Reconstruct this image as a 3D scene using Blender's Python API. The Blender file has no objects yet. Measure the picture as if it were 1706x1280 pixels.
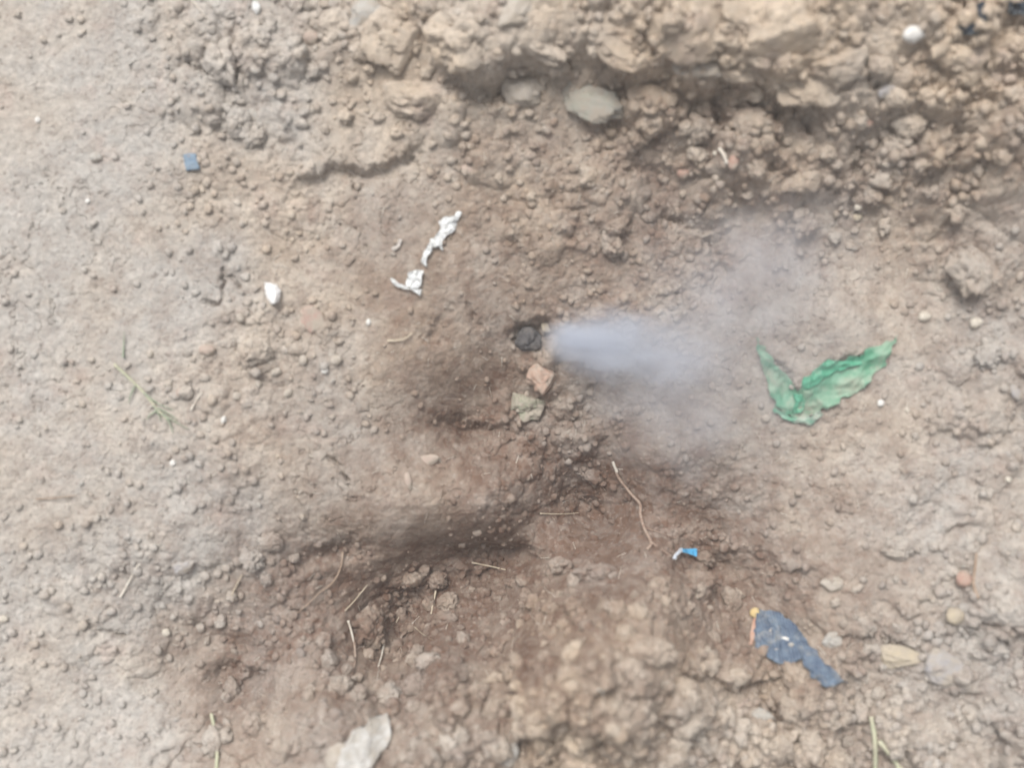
import bpy, bmesh, math, random
import numpy as np
from mathutils import Vector, noise as mn, Matrix

random.seed(7)
C = bpy.context.scene
R = math.radians
H = 1.0                     # camera height over the z = 0 level, metres

# ------------------------------------------------------------------ camera
cam_d = bpy.data.cameras.new('camera')
cam = bpy.data.objects.new('camera', cam_d)
C.collection.objects.link(cam)
cam.location = (0, 0, H)
cam_d.sensor_width = 36
cam_d.lens = 36 * H / 1.0
cam_d.clip_start = 0.01
cam_d.clip_end = 100
cam_d.dof.use_dof = True
cam_d.dof.focus_distance = 1.16
cam_d.dof.aperture_fstop = 2.0
C.camera = cam

# ------------------------------------------------------------------ world and sun
SUN_EL, SUN_AZ = 58, -22     # azimuth measured clockwise from +Y (the top of the picture)
w = bpy.data.worlds.new('World'); C.world = w
w.use_nodes = True
nt = w.node_tree
sky = nt.nodes.new('ShaderNodeTexSky')
sky.sky_type = 'NISHITA'; sky.sun_disc = False
sky.sun_elevation = R(SUN_EL); sky.sun_rotation = R(SUN_AZ)
sky.air_density = 1.0; sky.dust_density = 5.0; sky.ozone_density = 0.6
bg = nt.nodes['Background']; bg.inputs['Strength'].default_value = 0.12
bw = nt.nodes.new('ShaderNodeRGBToBW'); cc = nt.nodes.new('ShaderNodeMix'); cc.data_type = 'RGBA'; tn = nt.nodes.new('ShaderNodeMix'); tn.data_type = 'RGBA'; tn.blend_type = 'MULTIPLY'
nt.links.new(sky.outputs[0], bw.inputs[0]); tn.inputs[0].default_value = 1; nt.links.new(bw.outputs[0], tn.inputs[6]); tn.inputs[7].default_value = (.97, .985, 1.0, 1)
cc.inputs[0].default_value = .85; nt.links.new(sky.outputs[0], cc.inputs[6]); nt.links.new(tn.outputs[2], cc.inputs[7])   # a bright overcast: the blue is mostly greyed out
nt.links.new(cc.outputs[2], bg.inputs['Color'])
sd = bpy.data.lights.new('sun', 'SUN'); sd.energy = 1.5; sd.angle = R(24)
sd.color = (1.0, 0.945, 0.88)
so = bpy.data.objects.new('sun', sd); C.collection.objects.link(so)
dirv = Vector((math.sin(R(SUN_AZ)) * math.cos(R(SUN_EL)), math.cos(R(SUN_AZ)) * math.cos(R(SUN_EL)), math.sin(R(SUN_EL))))
so.rotation_euler = dirv.to_track_quat('Z', 'Y').to_euler()
so.location = dirv * 3
C.view_settings.view_transform = 'Standard'; C.view_settings.look = 'None'
C.view_settings.exposure = 0.63; C.view_settings.gamma = 1
C.cycles.volume_step_rate = 1.0
C.cycles.volume_max_steps = 256; C.cycles.volume_bounces = 8; C.cycles.max_bounces = 12

# ------------------------------------------------------------------ numeric noise
def _hash(ix, iy, seed):
    h = (ix.astype(np.int64) * 374761393 + iy.astype(np.int64) * 668265263 + seed * 974634777) & 0xFFFFFFFF
    h = ((h ^ (h >> 13)) * 1274126177) & 0xFFFFFFFF
    h = (h ^ (h >> 16)) & 0xFFFFFFFF
    return h
def rnd(ix, iy, seed):
    return _hash(ix, iy, seed).astype(np.float32) / np.float32(4294967295.0)
def pnoise(x, y, seed):                      # gradient noise, about -0.7..0.7
    xi = np.floor(x); yi = np.floor(y); fx = x - xi; fy = y - yi
    u = fx * fx * fx * (fx * (fx * 6 - 15) + 10); v = fy * fy * fy * (fy * (fy * 6 - 15) + 10)
    def g(dx, dy):
        a = rnd(xi + dx, yi + dy, seed) * (2 * np.pi)
        return np.cos(a) * (fx - dx) + np.sin(a) * (fy - dy)
    a = g(0, 0) * (1 - u) + g(1, 0) * u
    b = g(0, 1) * (1 - u) + g(1, 1) * u
    return (a * (1 - v) + b * v).astype(np.float32)
def fbm(x, y, scale, seed, octs=4, gain=0.5):
    s = np.zeros_like(x, dtype=np.float32); a = 1.0; f = 1.0 / scale
    for o in range(octs):
        s += a * pnoise(x * f + 17.3 * o, y * f - 9.1 * o, seed + o); a *= gain; f *= 2.03
    return s
def lumps(x, y, cell, seed, rmin=0.32, rmax=0.78, keep=0.85, flat=0.8):
    """rounded crumbs lying shoulder to shoulder: height above the floor"""
    wx = x + cell * 0.34 * pnoise(x / cell * 1.7, y / cell * 1.7, seed + 50) + cell * .16 * pnoise(x / cell * 4, y / cell * 4, seed + 52)
    wy = y + cell * 0.34 * pnoise(x / cell * 1.7, y / cell * 1.7, seed + 51) + cell * .16 * pnoise(x / cell * 4, y / cell * 4, seed + 53)
    gx = wx / cell; gy = wy / cell
    xi = np.floor(gx); yi = np.floor(gy)
    best = np.zeros_like(gx, dtype=np.float32)
    for dx in (-1, 0, 1):
        for dy in (-1, 0, 1):
            cx = xi + dx; cy = yi + dy
            px = cx + 0.1 + 0.8 * rnd(cx, cy, seed); py = cy + 0.1 + 0.8 * rnd(cx, cy, seed + 1)
            r = rmin + (rmax - rmin) * rnd(cx, cy, seed + 2) ** 1.6
            on = rnd(cx, cy, seed + 3) < keep
            an = rnd(cx, cy, seed + 4) * np.pi; el = 0.7 + 0.3 * rnd(cx, cy, seed + 5)
            ux = (gx - px); uy = (gy - py)
            a = ux * np.cos(an) + uy * np.sin(an); b = (-ux * np.sin(an) + uy * np.cos(an)) / el
            q = 1 - (a * a + b * b) / (r * r)
            hgt = np.where(on & (q > 0), np.sqrt(np.maximum(q, 0)) * r * flat, 0)
            best = np.maximum(best, hgt)
    return best * cell

# ------------------------------------------------------------------ the lie of the land (heights in cm at places of the photograph)
MAC = [(0,0,3),(300,0,3),(600,0,4),(700,60,4.6),(900,20,7.0),(1060,90,6.4),(1200,60,7.8),(1500,60,8),(1400,140,7.2),(1706,0,8.5),(-500,-400,5),(850,-400,8.5),(2200,-400,9),
 (0,300,2.5),(300,300,2.3),(560,150,3.2),(620,280,2.1),(900,200,3.0),(1040,210,2.6),(1200,260,2.2),(1500,250,4.8),(1706,240,6.2),(1450,330,2.4),
 (0,640,2),(300,640,1.5),(600,500,.8),(740,600,-.6),(880,570,-2.6),(900,440,0),(1050,330,1.2),
 (1200,450,-.3),(1400,400,1),(1560,450,1.6),(1706,500,3),(1010,610,-2.2),(1150,700,-1.6),(1300,540,.6),(1500,600,1.6),(1700,700,2.6),
 (780,705,-5),(900,765,-5.2),(990,855,-8.5),(1100,790,-2.6),(600,760,.2),(700,850,-.4),(500,820,.8),(820,850,-1.5),
 (560,930,-2.2),(650,955,-5),(850,920,-7.5),(740,990,-8),(660,1045,-9.5),(800,1035,-6),(860,990,-5.2),(560,1040,-2),(300,920,.8),(0,900,1.8),(0,1280,3),(300,1250,2.0),
 (420,1115,-2),(610,1190,2.8),(880,1085,4.6),(560,1140,1.2),(740,1120,3.6),(985,1015,3.6),(900,1280,5),(1090,990,4.0),(1200,1150,3.4),(1200,1280,3.8),(1160,915,-4.5),(1235,985,-3.2),
 (1300,960,0),(1400,800,1),(1400,1010,1.8),(1500,1150,2.5),(1706,1000,3),(1706,1280,4),(-500,640,2.5),(2200,640,5),(-500,1700,4),(850,1700,6),(2200,1700,6)]
def p2w(px, py, z=0.0):
    k = (H - z) / H
    return (px - 853) / 1706 * k, (640 - py) / 1706 * k
mp = np.array([(*p2w(a, b, c / 80), c / 80) for a, b, c in MAC])
def _tps(r2): return np.where(r2 > 1e-12, 0.5 * r2 * np.log(r2 + 1e-12), 0)
n = len(mp)
K = _tps(((mp[:, None, :2] - mp[None, :, :2]) ** 2).sum(-1)) + np.eye(n) * 2e-4
P = np.c_[np.ones(n), mp[:, :2]]
A = np.zeros((n + 3, n + 3)); A[:n, :n] = K; A[:n, n:] = P; A[n:, :n] = P.T
sol = np.linalg.solve(A, np.r_[mp[:, 2], 0, 0, 0])
def macro(x, y):
    x = np.clip(x, -.85, .85); y = np.clip(y, -.7, .7)
    out = sol[n] + sol[n + 1] * x + sol[n + 2] * y
    for i in range(n):
        out = out + sol[i] * _tps((x - mp[i, 0]) ** 2 + (y - mp[i, 1]) ** 2)
    return out.astype(np.float32)
def w_at(px, py):                            # a photograph point carried down to the macro surface
    z = 0.0
    for _ in range(6):
        x, y = p2w(px, py, z); z = float(macro(np.array([x]), np.array([y]))[0])
    return x, y

# ------------------------------------------------------------------ grid
def axis(half, mid, far, d0, d1):
    a = list(np.arange(0, half, d0)); s = d0
    while a[-1] < mid: s = min(s * 1.06, d1); a.append(a[-1] + s)
    while a[-1] < far: s *= 1.14; a.append(a[-1] + s)
    a = np.array(a); return np.r_[-a[:0:-1], a]
ax = axis(.54, .95, 9.0, .00078, .003); ay = axis(.42, .8, 9.0, .00078, .003)
X, Y = np.meshgrid(ax.astype(np.float32), ay.astype(np.float32))
NX, NY = len(ax), len(ay)
# coarse macro then interpolated
cx_ = np.linspace(-.86, .86, 180); cy_ = np.linspace(-.71, .71, 150)
CX, CY = np.meshgrid(cx_, cy_)
def interp(grid, x, y):
    fx = np.clip((x + .86) / 1.72 * 179, 0, 178.999); fy = np.clip((y + .71) / 1.42 * 149, 0, 148.999)
    i = fx.astype(int); j = fy.astype(int); u = fx - i; v = fy - j
    u = u * u * (3 - 2 * u) * .0 + u; 
    return grid[j, i] * (1 - u) * (1 - v) + grid[j, i + 1] * u * (1 - v) + grid[j + 1, i] * (1 - u) * v + grid[j + 1, i + 1] * u * v
Z = interp(macro(CX, CY), X, Y).astype(np.float32)
def field(pts, power=2.6, rad=90.0):
    q = np.array([w_at(a, b) for a, b, _ in pts]); v = np.array([c for *_, c in pts])
    num = 0; den = 0
    for (qx, qy), c in zip(q, v):
        wgt = 1 / (((CX - qx) ** 2 + (CY - qy) ** 2) + (rad / 1706) ** 2) ** power
        num = num + wgt * c; den = den + wgt
    return interp(num / den, X, Y).astype(np.float32)
LUMP = field([(100,200,.06),(60,30,.15),(400,100,.6),(500,70,.6),(600,60,.55),(420,300,.4),(620,200,.08),(650,850,.10),(560,800,.1),(850,40,.45),(1300,50,.6),(1300,250,.85),(1600,200,.95),
 (200,500,.06),(400,600,.5),(500,650,.5),(300,800,.4),(60,700,.15),(700,450,.15),(700,620,.15),(900,250,.45),(820,180,.7),(1050,350,.6),(1130,180,.9),(1250,420,.4),(1400,520,.06),(1350,750,.3),(1600,650,.5),
 (1100,950,.7),(900,1050,1),(700,1150,1),(400,1000,.5),(100,1100,.45),(1200,1200,.95),(1600,1200,.9),(1400,850,.35),(950,700,.6),(1100,820,.4),(1650,480,.5),(850,900,.4)])
WET_SHADE = field([(100,200,0),(400,100,.08),(620,180,.12),(200,640,.06),(60,1100,.05),(420,450,.15),(560,650,.25),(700,450,.5),(720,620,.6),(850,500,.62),(900,300,.45),(1050,400,.6),(1200,250,.5),
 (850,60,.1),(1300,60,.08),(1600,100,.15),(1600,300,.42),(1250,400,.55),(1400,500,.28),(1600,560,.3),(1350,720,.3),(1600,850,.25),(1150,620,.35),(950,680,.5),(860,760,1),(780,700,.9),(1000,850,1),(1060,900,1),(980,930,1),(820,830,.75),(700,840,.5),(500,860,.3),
 (650,1050,1),(570,1000,.9),(720,1090,.9),(760,960,1),(850,940,1),(880,1050,.85),(560,925,.8),(700,1000,1),(800,1030,1),(610,1090,.85),(520,1050,.8),(930,1000,.8),(420,1110,.8),(1230,985,.9),(300,950,.12),(600,1200,.38),(480,1200,.35),(800,1150,.5),(700,1230,.5),(1000,1130,.42),(1080,1040,.5),(1200,940,.9),(1300,1050,.5),(1200,1220,.2),(1500,1200,.25),(900,1250,.3),(200,1250,.05),(1300,860,.5),(1650,1050,.25)])  # soil moisture, with the shade of the gully and hollows painted in too
TAN = field([(100,200,0),(450,100,.15),(640,150,.5),(850,40,.75),(1200,40,1),(1600,60,.9),(1300,250,.8),(1600,250,.6),(900,280,.75),(1050,400,.5),(850,480,.6),(700,600,.6),(500,600,.3),(300,600,.1),(600,450,.5),
 (700,850,.5),(300,900,.05),(1250,420,.0),(1400,600,.3),(1600,700,.2),(1100,650,.2),(900,1050,.8),(1080,1100,.8),(650,1200,.4),(200,1100,.05),(1400,850,.2),(1200,1150,.6),(1600,1100,.15),(1000,870,.1)])

# broad unevenness
Z += .006 * fbm(X, Y, .16, 3, 3) * (.4 + LUMP)

# warped coordinates make every edge ragged
WX = X + .017 * fbm(X, Y, .06, 21, 5, .6); WY = Y + .017 * fbm(X, Y, .06, 31, 5, .6)
def polydist(pts, pad=.09):
    q = [w_at(*p) for p in pts]
    xs = [p[0] for p in q]; ys = [p[1] for p in q]
    i0, i1 = np.searchsorted(ax, (min(xs) - pad, max(xs) + pad)); j0, j1 = np.searchsorted(ay, (min(ys) - pad, max(ys) + pad))
    sx = WX[j0:j1, i0:i1]; sy = WY[j0:j1, i0:i1]
    best = np.full(sx.shape, 9.0, np.float32); side = np.zeros_like(best); tt = np.zeros_like(best)
    L = np.cumsum([0] + [math.dist(q[k], q[k + 1]) for k in range(len(q) - 1)])
    for k in range(len(q) - 1):
        ax_, ay_ = q[k]; bx, by = q[k + 1]; dx, dy = bx - ax_, by - ay_; l2 = dx * dx + dy * dy
        t = np.clip(((sx - ax_) * dx + (sy - ay_) * dy) / l2, 0, 1)
        ex = sx - ax_ - t * dx; ey = sy - ay_ - t * dy; d = np.sqrt(ex * ex + ey * ey)
        s = np.sign(dx * ey - dy * ex)
        m = d < best
        best = np.where(m, d, best); side = np.where(m, s, side); tt = np.where(m, (L[k] + t * math.sqrt(l2)) / L[-1], tt)
    return (slice(j0, j1), slice(i0, i1)), best, side, tt
def scarp(pts, up, down, rup=.03, rdown=.03, wd=.0025):
    """bank edge; drawn left to right the ground is high on its upper side"""
    sl, d, s, t = polydist(pts)
    tap = np.clip(np.minimum(t, 1 - t) * 5, 0, 1)
    sd_ = d * s
    k = 1 / (1 + np.exp(-np.clip(sd_ / wd, -30, 30)))
    Z[sl] += (tap * (k * up * np.exp(-d / rup) - (1 - k) * down * np.exp(-d / rdown))).astype(np.float32)
def crack(pts, depth, wd):
    sl, d, s, t = polydist(pts, .05)
    tap = np.clip(np.minimum(t, 1 - t) * 5, 0, 1) ** .6
    m = .45 + 1.1 * (.5 + fbm(X[sl], Y[sl], .018, 77, 2))
    Z[sl] -= (tap * depth * np.clip(m, 0, 1.4) * np.exp(-(d / wd) ** 2)).astype(np.float32)
def mound(px, py, rx, ry, hgt, ang=0, sharp=2.0):
    x0, y0 = w_at(px, py); rx /= 1706; ry /= 1706
    i0, i1 = np.searchsorted(ax, (x0 - 2.2 * max(rx, ry), x0 + 2.2 * max(rx, ry))); j0, j1 = np.searchsorted(ay, (y0 - 2.2 * max(rx, ry), y0 + 2.2 * max(rx, ry)))
    sl = (slice(j0, j1), slice(i0, i1)); ux = WX[sl] - x0; uy = WY[sl] - y0; a = R(-ang)
    p = (ux * math.cos(a) + uy * math.sin(a)) / rx; q = (-ux * math.sin(a) + uy * math.cos(a)) / ry
    Z[sl] += (hgt * np.exp(-(p * p + q * q) ** (sharp / 2))).astype(np.float32)

# the upper bank and its ragged lip
scarp([(700,118),(770,122),(835,120),(900,104),(955,84),(1000,98),(1060,118),(1110,130),(1130,150),(1200,132),(1250,128),(1310,150),(1380,185),(1430,230)], .018, .026, .05, .035, .0035)
scarp([(1120,160),(1170,150),(1230,140),(1290,160),(1330,190),(1380,180)], .006, .012, .03, .02)
scarp([(1440,175),(1500,200),(1570,190),(1600,160),(1640,170),(1706,160)], .010, .012, .03, .03)
scarp([(1000,290),(1060,270),(1130,300),(1200,300)], .004, .006)
scarp([(470,300),(560,282),(640,262),(672,245),(720,232)], .007, .010, .04, .02, .0015)
scarp([(480,140),(500,220),(470,300)], .003, .004)
crack([(1205,-20),(1213,35),(1240,62),(1275,82),(1300,96)], .020, .0045)
crack([(960,-10),(985,45),(1010,62),(1060,85),(1120,110)], .009, .004)
crack([(1300,95),(1370,120),(1440,130),(1480,165)], .010, .006)
crack([(1448,225),(1436,280),(1440,345)], .012, .006)
crack([(1425,85),(1430,120),(1440,160)], .010, .003)
crack([(1590,170),(1600,200),(1592,240)], .012, .005)
crack([(1195,175),(1205,215)], .016, .006)
crack([(1265,130),(1275,165),(1305,200)], .012, .005)
crack([(1070,60),(1100,100)], .006, .004)
crack([(1120,285),(1145,265),(1160,300)], .007, .006)
crack([(1330,190),(1345,215),(1360,240)], .008, .005)
crack([(590,330),(605,318),(612,300)], .007, .004)
crack([(672,245),(690,280)], .004, .002)
crack([(335,505),(365,468),(372,455)], .006, .002); crack([(372,465),(395,482)], .005, .002)
crack([(390,60),(375,110),(400,150)], .004, .003); crack([(400,565),(405,590),(440,610)], .004, .002)
crack([(148,1048),(172,1060),(205,1052)], .010, .0035)
crack([(540,770),(565,800),(580,815)], .008, .003)
crack([(1340,985),(1300,960),(1360,950)], .005, .006)
crack([(1180,400),(1200,440),(1190,480)], .010, .010)
crack([(1080,380),(1140,375),(1165,390)], .008, .006)
crack([(1540,1078),(1490,1070),(1460,1075)], .006, .004)
crack([(1505,880),(1540,860),(1590,855)], .004, .005)
crack([(1560,900),(1580,880),(1640,870)], .006, .006)
crack([(780,490),(790,520),(800,540)], .006, .005)
crack([(700,590),(735,560),(745,500)], .004, .008)
# the smooth slab and the gully under it
scarp([(430,895),(500,885),(560,905),(620,935),(690,940),(760,925)], .005, .010, .05, .04, .008)
scarp([(760,945),(840,925),(900,905),(960,890),(1000,845),(1020,800)], .005, .010, .05, .04, .008)
scarp([(700,700),(760,705),(800,716),(850,735),(905,762),(960,800),(1010,830)], .001, .010, .03, .03, .008)
scarp([(1000,800),(1060,805),(1110,815),(1170,800)], .000, .006, .03, .03)
scarp([(350,1095),(400,1105),(440,1128),(480,1150)], .004, .012, .03, .03, .006)
scarp([(600,1030),(650,1010),(720,1000),(790,990),(860,1000)], .003, .006, .04, .04, .008)
scarp([(1130,890),(1180,925),(1215,960),(1240,1000)], .003, .010, .03, .03, .008)
scarp([(1250,905),(1300,935),(1370,955)], .003, .007, .03, .02)
scarp([(900,960),(960,950),(1040,955),(1120,960)], .002, .005, .03, .03, .008)
scarp([(240,1255),(330,1230),(400,1260),(480,1250)], .003, .006, .03, .02)
# things buried in the slope of the bag
scarp([(1262,560),(1285,605),(1330,648),(1400,612),(1490,578)], .007, .004, .05, .03, .002)
crack([(1330,655),(1310,690)], .002, .004)
# knolls
for a in [(1640,470,45,60,.016),(1650,600,40,40,.008),(620,1040,45,38,.010),(1160,985,45,40,.012),(1080,930,70,35,.008),(700,1200,80,40,.008),(1000,1010,60,30,.008),
          (930,1060,60,35,.008),(1320,1140,35,35,.010),(600,620,80,60,.003),(1380,530,110,45,.010),(260,240,60,40,-.002),(480,1190,80,40,.007),(830,1180,60,40,.006),(1060,1100,70,50,.009),(1400,1020,60,35,.006),
          (560,950,50,24,.006),(470,960,50,30,.006),(760,30,80,60,.006),(1110,60,60,45,.009),(1350,60,70,60,.008),(1560,100,50,40,.006),(1250,200,40,40,.008),(1160,210,35,35,.007),(830,800,80,40,.003)]:
    mound(*a)
for a in [(850,925,150,24,-.016,8),(690,1050,95,42,-.012,15),(985,860,60,30,-.020,40),(790,705,60,22,-.018,0),(560,915,70,18,-.010,-10),(870,1030,60,22,-.014,15),(420,1120,60,20,-.014,-20),(1210,950,60,24,-.012,-40),
          (830,145,50,22,-.012,0),(1100,150,70,16,-.012,0),(1290,165,70,26,-.014,-15),(1460,225,60,26,-.010,0),(1120,790,70,20,-.008,0),(1590,440,22,60,-.008,0),(740,560,40,70,-.005,0),(920,1240,70,24,-.006,0)]:
    mound(*a)
# the pit the smoke comes out of
mound(884, 568, 25, 24, -.020, 0, 3)
mound(925, 665, 26, 10, -.008, -35, 2)
# crumbs of every size
def soft(v, a, b): return np.clip((v - a) / (b - a), 0, 1)
patch = np.clip(.5 + 1.3 * fbm(X, Y, .07, 91, 3), .12, 1.2)
Z += lumps(X, Y, .085, 99, keep=.7, flat=.6) * soft(LUMP, .5, 1.0) * .5
Z += lumps(X, Y, .046, 101, keep=.7, flat=.7) * soft(LUMP, .3, .95) * 1.15
Z += lumps(X, Y, .024, 111, keep=.75, flat=.7) * soft(LUMP, .2, .9) * 1.15 * patch
Z += lumps(X, Y, .0125, 121, keep=.85, flat=.75) * (soft(LUMP, .04, .8) * .62 + .05) * patch
Z += lumps(X, Y, .0066, 131, keep=.9) * (.06 + .36 * soft(LUMP, 0, .7)) * np.clip(.5 + 1.4 * fbm(X, Y, .05, 95, 3), .2, 1.2)
Z += lumps(X, Y, .0034, 141, keep=.9) * (.12 + .25 * LUMP)
for sc_, am_, sd__ in ((.030, .010, 401), (.013, .0055, 402), (.006, .0022, 403)):
    Z += am_ * soft(LUMP, .45, 1.0) * (np.abs(pnoise(WX / sc_, WY / sc_, sd__)) + .5 * np.abs(pnoise(WX / sc_ * 1.9 + 7, WY / sc_ * 1.9, sd__ + 9)))
Z += .0011 * fbm(X, Y, .012, 151, 3) + .0005 * fbm(X, Y, .003, 161, 2)
# dried-mud joints between flat plates
e = np.abs(fbm(X, Y, .05, 171, 4, .6)); Z -= .0035 * (1 - soft(LUMP, .3, .8)) * np.exp(-(e / .012) ** 2) * np.clip(.5 + 2 * fbm(X, Y, .13, 181, 2), 0, 1)

# ------------------------------------------------------------------ lookups on the finished surface
def gz(x, y):
    i = int(np.clip(np.searchsorted(ax, x) - 1, 0, NX - 2)); j = int(np.clip(np.searchsorted(ay, y) - 1, 0, NY - 2))
    u = (x - ax[i]) / (ax[i + 1] - ax[i]); v = (y - ay[j]) / (ay[j + 1] - ay[j])
    return float(Z[j, i] * (1 - u) * (1 - v) + Z[j, i + 1] * u * (1 - v) + Z[j + 1, i] * (1 - u) * v + Z[j + 1, i + 1] * u * v)
def P(px, py, lift=0.0):                     # where the sight line of a photograph point meets the ground
    z = 0.0; zs = []
    for k in range(14):
        x, y = p2w(px, py, z); g = gz(x, y); z = .5 * z + .5 * g
    x, y = p2w(px, py, z); return Vector((x, y, gz(x, y) + lift))
def gmean(x, y, r=.006):
    return sum(gz(x + dx * r, y + dy * r) for dx in (-1, 0, 1) for dy in (-1, 0, 1)) / 9

# ------------------------------------------------------------------ helpers
def props(o, label=None, cat=None, group=None, kind=None):
    if label: o['label'] = label
    if cat: o['category'] = cat
    if group: o['group'] = group
    if kind: o['kind'] = kind
    return o
def link(name, me, mat, parent=None, loc=None):
    o = bpy.data.objects.new(name, me); C.collection.objects.link(o)
    if mat: me.materials.append(mat)
    if parent: o.parent = parent
    if loc is not None: o.location = loc
    return o
def empty(name, loc):
    o = bpy.data.objects.new(name, None); C.collection.objects.link(o); o.location = loc; o.empty_display_size = .01
    return o
def mesh_np(name, co, faces):
    me = bpy.data.meshes.new(name)
    me.vertices.add(len(co)); me.vertices.foreach_set('co', np.asarray(co, np.float32).ravel())
    f = np.asarray(faces, np.int32); k = f.shape[1]
    me.loops.add(f.size); me.loops.foreach_set('vertex_index', f.ravel())
    me.polygons.add(len(f)); me.polygons.foreach_set('loop_start', np.arange(0, f.size, k, dtype=np.int32))
    me.polygons.foreach_set('loop_total', np.full(len(f), k, np.int32))
    me.polygons.foreach_set('use_smooth', np.ones(len(f), bool))
    me.update(calc_edges=True)
    return me

# ------------------------------------------------------------------ materials
class NB:
    def __init__(s, name):
        s.m = bpy.data.materials.new(name); s.m.use_nodes = True; s.t = s.m.node_tree; s.b = s.t.nodes['Principled BSDF']; s.out = s.t.nodes['Material Output']
        s.tc = s.t.nodes.new('ShaderNodeTexCoord')
    def lk(s, a, b): s.t.links.new(a, b)
    def noise(s, scale, detail=4, rough=.6, co=None, dist=0):
        nn = s.t.nodes.new('ShaderNodeTexNoise'); nn.inputs['Scale'].default_value = scale; nn.inputs['Detail'].default_value = detail
        nn.inputs['Roughness'].default_value = rough; nn.inputs['Distortion'].default_value = dist
        s.lk(co or s.tc.outputs['Object'], nn.inputs['Vector']); return nn.outputs['Fac']
    def voro(s, scale, co=None, feature='F1', out='Distance'):
        v = s.t.nodes.new('ShaderNodeTexVoronoi'); v.feature = feature; v.inputs['Scale'].default_value = scale
        s.lk(co or s.tc.outputs['Object'], v.inputs['Vector']); return v.outputs[out]
    def ramp(s, fac, a, b, lo=0., hi=1.):
        r = s.t.nodes.new('ShaderNodeMapRange'); r.interpolation_type = 'SMOOTHSTEP'
        for k, v in (('From Min', a), ('From Max', b), ('To Min', lo), ('To Max', hi)): r.inputs[k].default_value = v
        s.lk(fac, r.inputs['Value']); return r.outputs[0]
    def mix(s, fac, a, b, mode='MIX'):
        m = s.t.nodes.new('ShaderNodeMix'); m.data_type = 'RGBA'; m.blend_type = mode
        for v, i in ((fac, 0), (a, 6), (b, 7)):
            if isinstance(v, (int, float)): m.inputs[i].default_value = v
            elif isinstance(v, tuple): m.inputs[i].default_value = (*v, 1)
            else: s.lk(v, m.inputs[i])
        return m.outputs[2]
    def math(s, op, a, b=None, c=None):
        m = s.t.nodes.new('ShaderNodeMath'); m.operation = op
        for i, v in enumerate((a, b, c)):
            if v is None: continue
            if isinstance(v, (int, float)): m.inputs[i].default_value = v
            else: s.lk(v, m.inputs[i])
        return m.outputs[0]
    def attr(s, name):
        a = s.t.nodes.new('ShaderNodeAttribute'); a.attribute_name = name; return a.outputs['Fac']
    def bump(s, hgt, dist, strength=1.0):
        b = s.t.nodes.new('ShaderNodeBump'); b.inputs['Distance'].default_value = dist; b.inputs['Strength'].default_value = strength
        s.lk(hgt, b.inputs['Height']); s.lk(b.outputs[0], s.b.inputs['Normal'])
    def fin(s, col, rough=.9, spec=.15):
        if isinstance(col, tuple): s.b.inputs['Base Color'].default_value = (*col, 1)
        else: s.lk(col, s.b.inputs['Base Color'])
        s.b.inputs['Roughness'].default_value = rough; s.b.inputs['Specular IOR Level'].default_value = spec
        return s.m

DRY = (.435, .412, .382); TANC = (.52, .425, .325); BRN = (.150, .094, .069); PNK = (.44, .345, .30)  # BRN: moist earth, deepened to paint shade into the hollows
def soil_mat(name, wet=None, tan=None, co='Object'):  # wet: soil moisture plus the painted-in shade
    s = NB(name)
    c = s.t.nodes.new('ShaderNodeNewGeometry').outputs['Position']
    W = s.attr('wet') if wet is None else wet; T = s.attr('tan') if tan is None else tan  # 'wet' holds moisture and the painted-in shade of gully and hollows
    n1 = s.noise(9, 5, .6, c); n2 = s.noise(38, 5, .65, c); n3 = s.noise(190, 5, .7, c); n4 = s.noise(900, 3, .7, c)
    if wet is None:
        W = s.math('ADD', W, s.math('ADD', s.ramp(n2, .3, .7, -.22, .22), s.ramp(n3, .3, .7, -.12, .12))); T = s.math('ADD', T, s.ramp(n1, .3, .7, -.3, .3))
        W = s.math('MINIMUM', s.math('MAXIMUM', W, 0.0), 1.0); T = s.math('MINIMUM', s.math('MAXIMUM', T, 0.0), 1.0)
    base = s.mix(T, DRY, TANC)
    pk = s.ramp(s.noise(22, 3, .6, c), .56, .75, 0, .45)
    base = s.mix(pk, base, PNK)
    wet_shade_c = s.mix(W, (1, 1, 1), BRN)            # moist earth is darker and redder; the gully's painted-in shade uses the same brown
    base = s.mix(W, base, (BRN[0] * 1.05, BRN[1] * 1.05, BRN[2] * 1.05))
    v = s.ramp(n3, .25, .75, .74, 1.2)
    base = s.mix(1.0, base, s.comb(v) if hasattr(s, 'comb') else (1, 1, 1), 'MULTIPLY')
    # pale and dark grit grains
    cell = s.voro(420, c, 'F1', 'Color')
    sep = s.t.nodes.new('ShaderNodeSeparateColor'); s.lk(cell, sep.inputs[0])
    base = s.mix(s.ramp(sep.outputs[0], .94, .98, 0, .22), base, (.58, .53, .47))
    base = s.mix(s.ramp(sep.outputs[1], .9, .97, 0, .35), base, (.14, .10, .08))
    cell2 = s.voro(150, c, 'F1', 'Color'); sep2 = s.t.nodes.new('ShaderNodeSeparateColor'); s.lk(cell2, sep2.inputs[0])
    base = s.mix(s.ramp(sep2.outputs[0], .0, 1.0, 0, .22), base, s.mix(sep2.outputs[1], (.55, .5, .44), (.24, .19, .15)))
    hgt = s.math('ADD', s.math('MULTIPLY', n4, .5), s.math('MULTIPLY', n3, 1.2))
    s.bump(hgt, .0011, .6)
    return s.fin(base, .95, .08)
def _comb(s, v):
    k = s.t.nodes.new('ShaderNodeCombineColor')
    for i in range(3): s.lk(v, k.inputs[i])
    return k.outputs[0]
NB.comb = _comb
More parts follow.
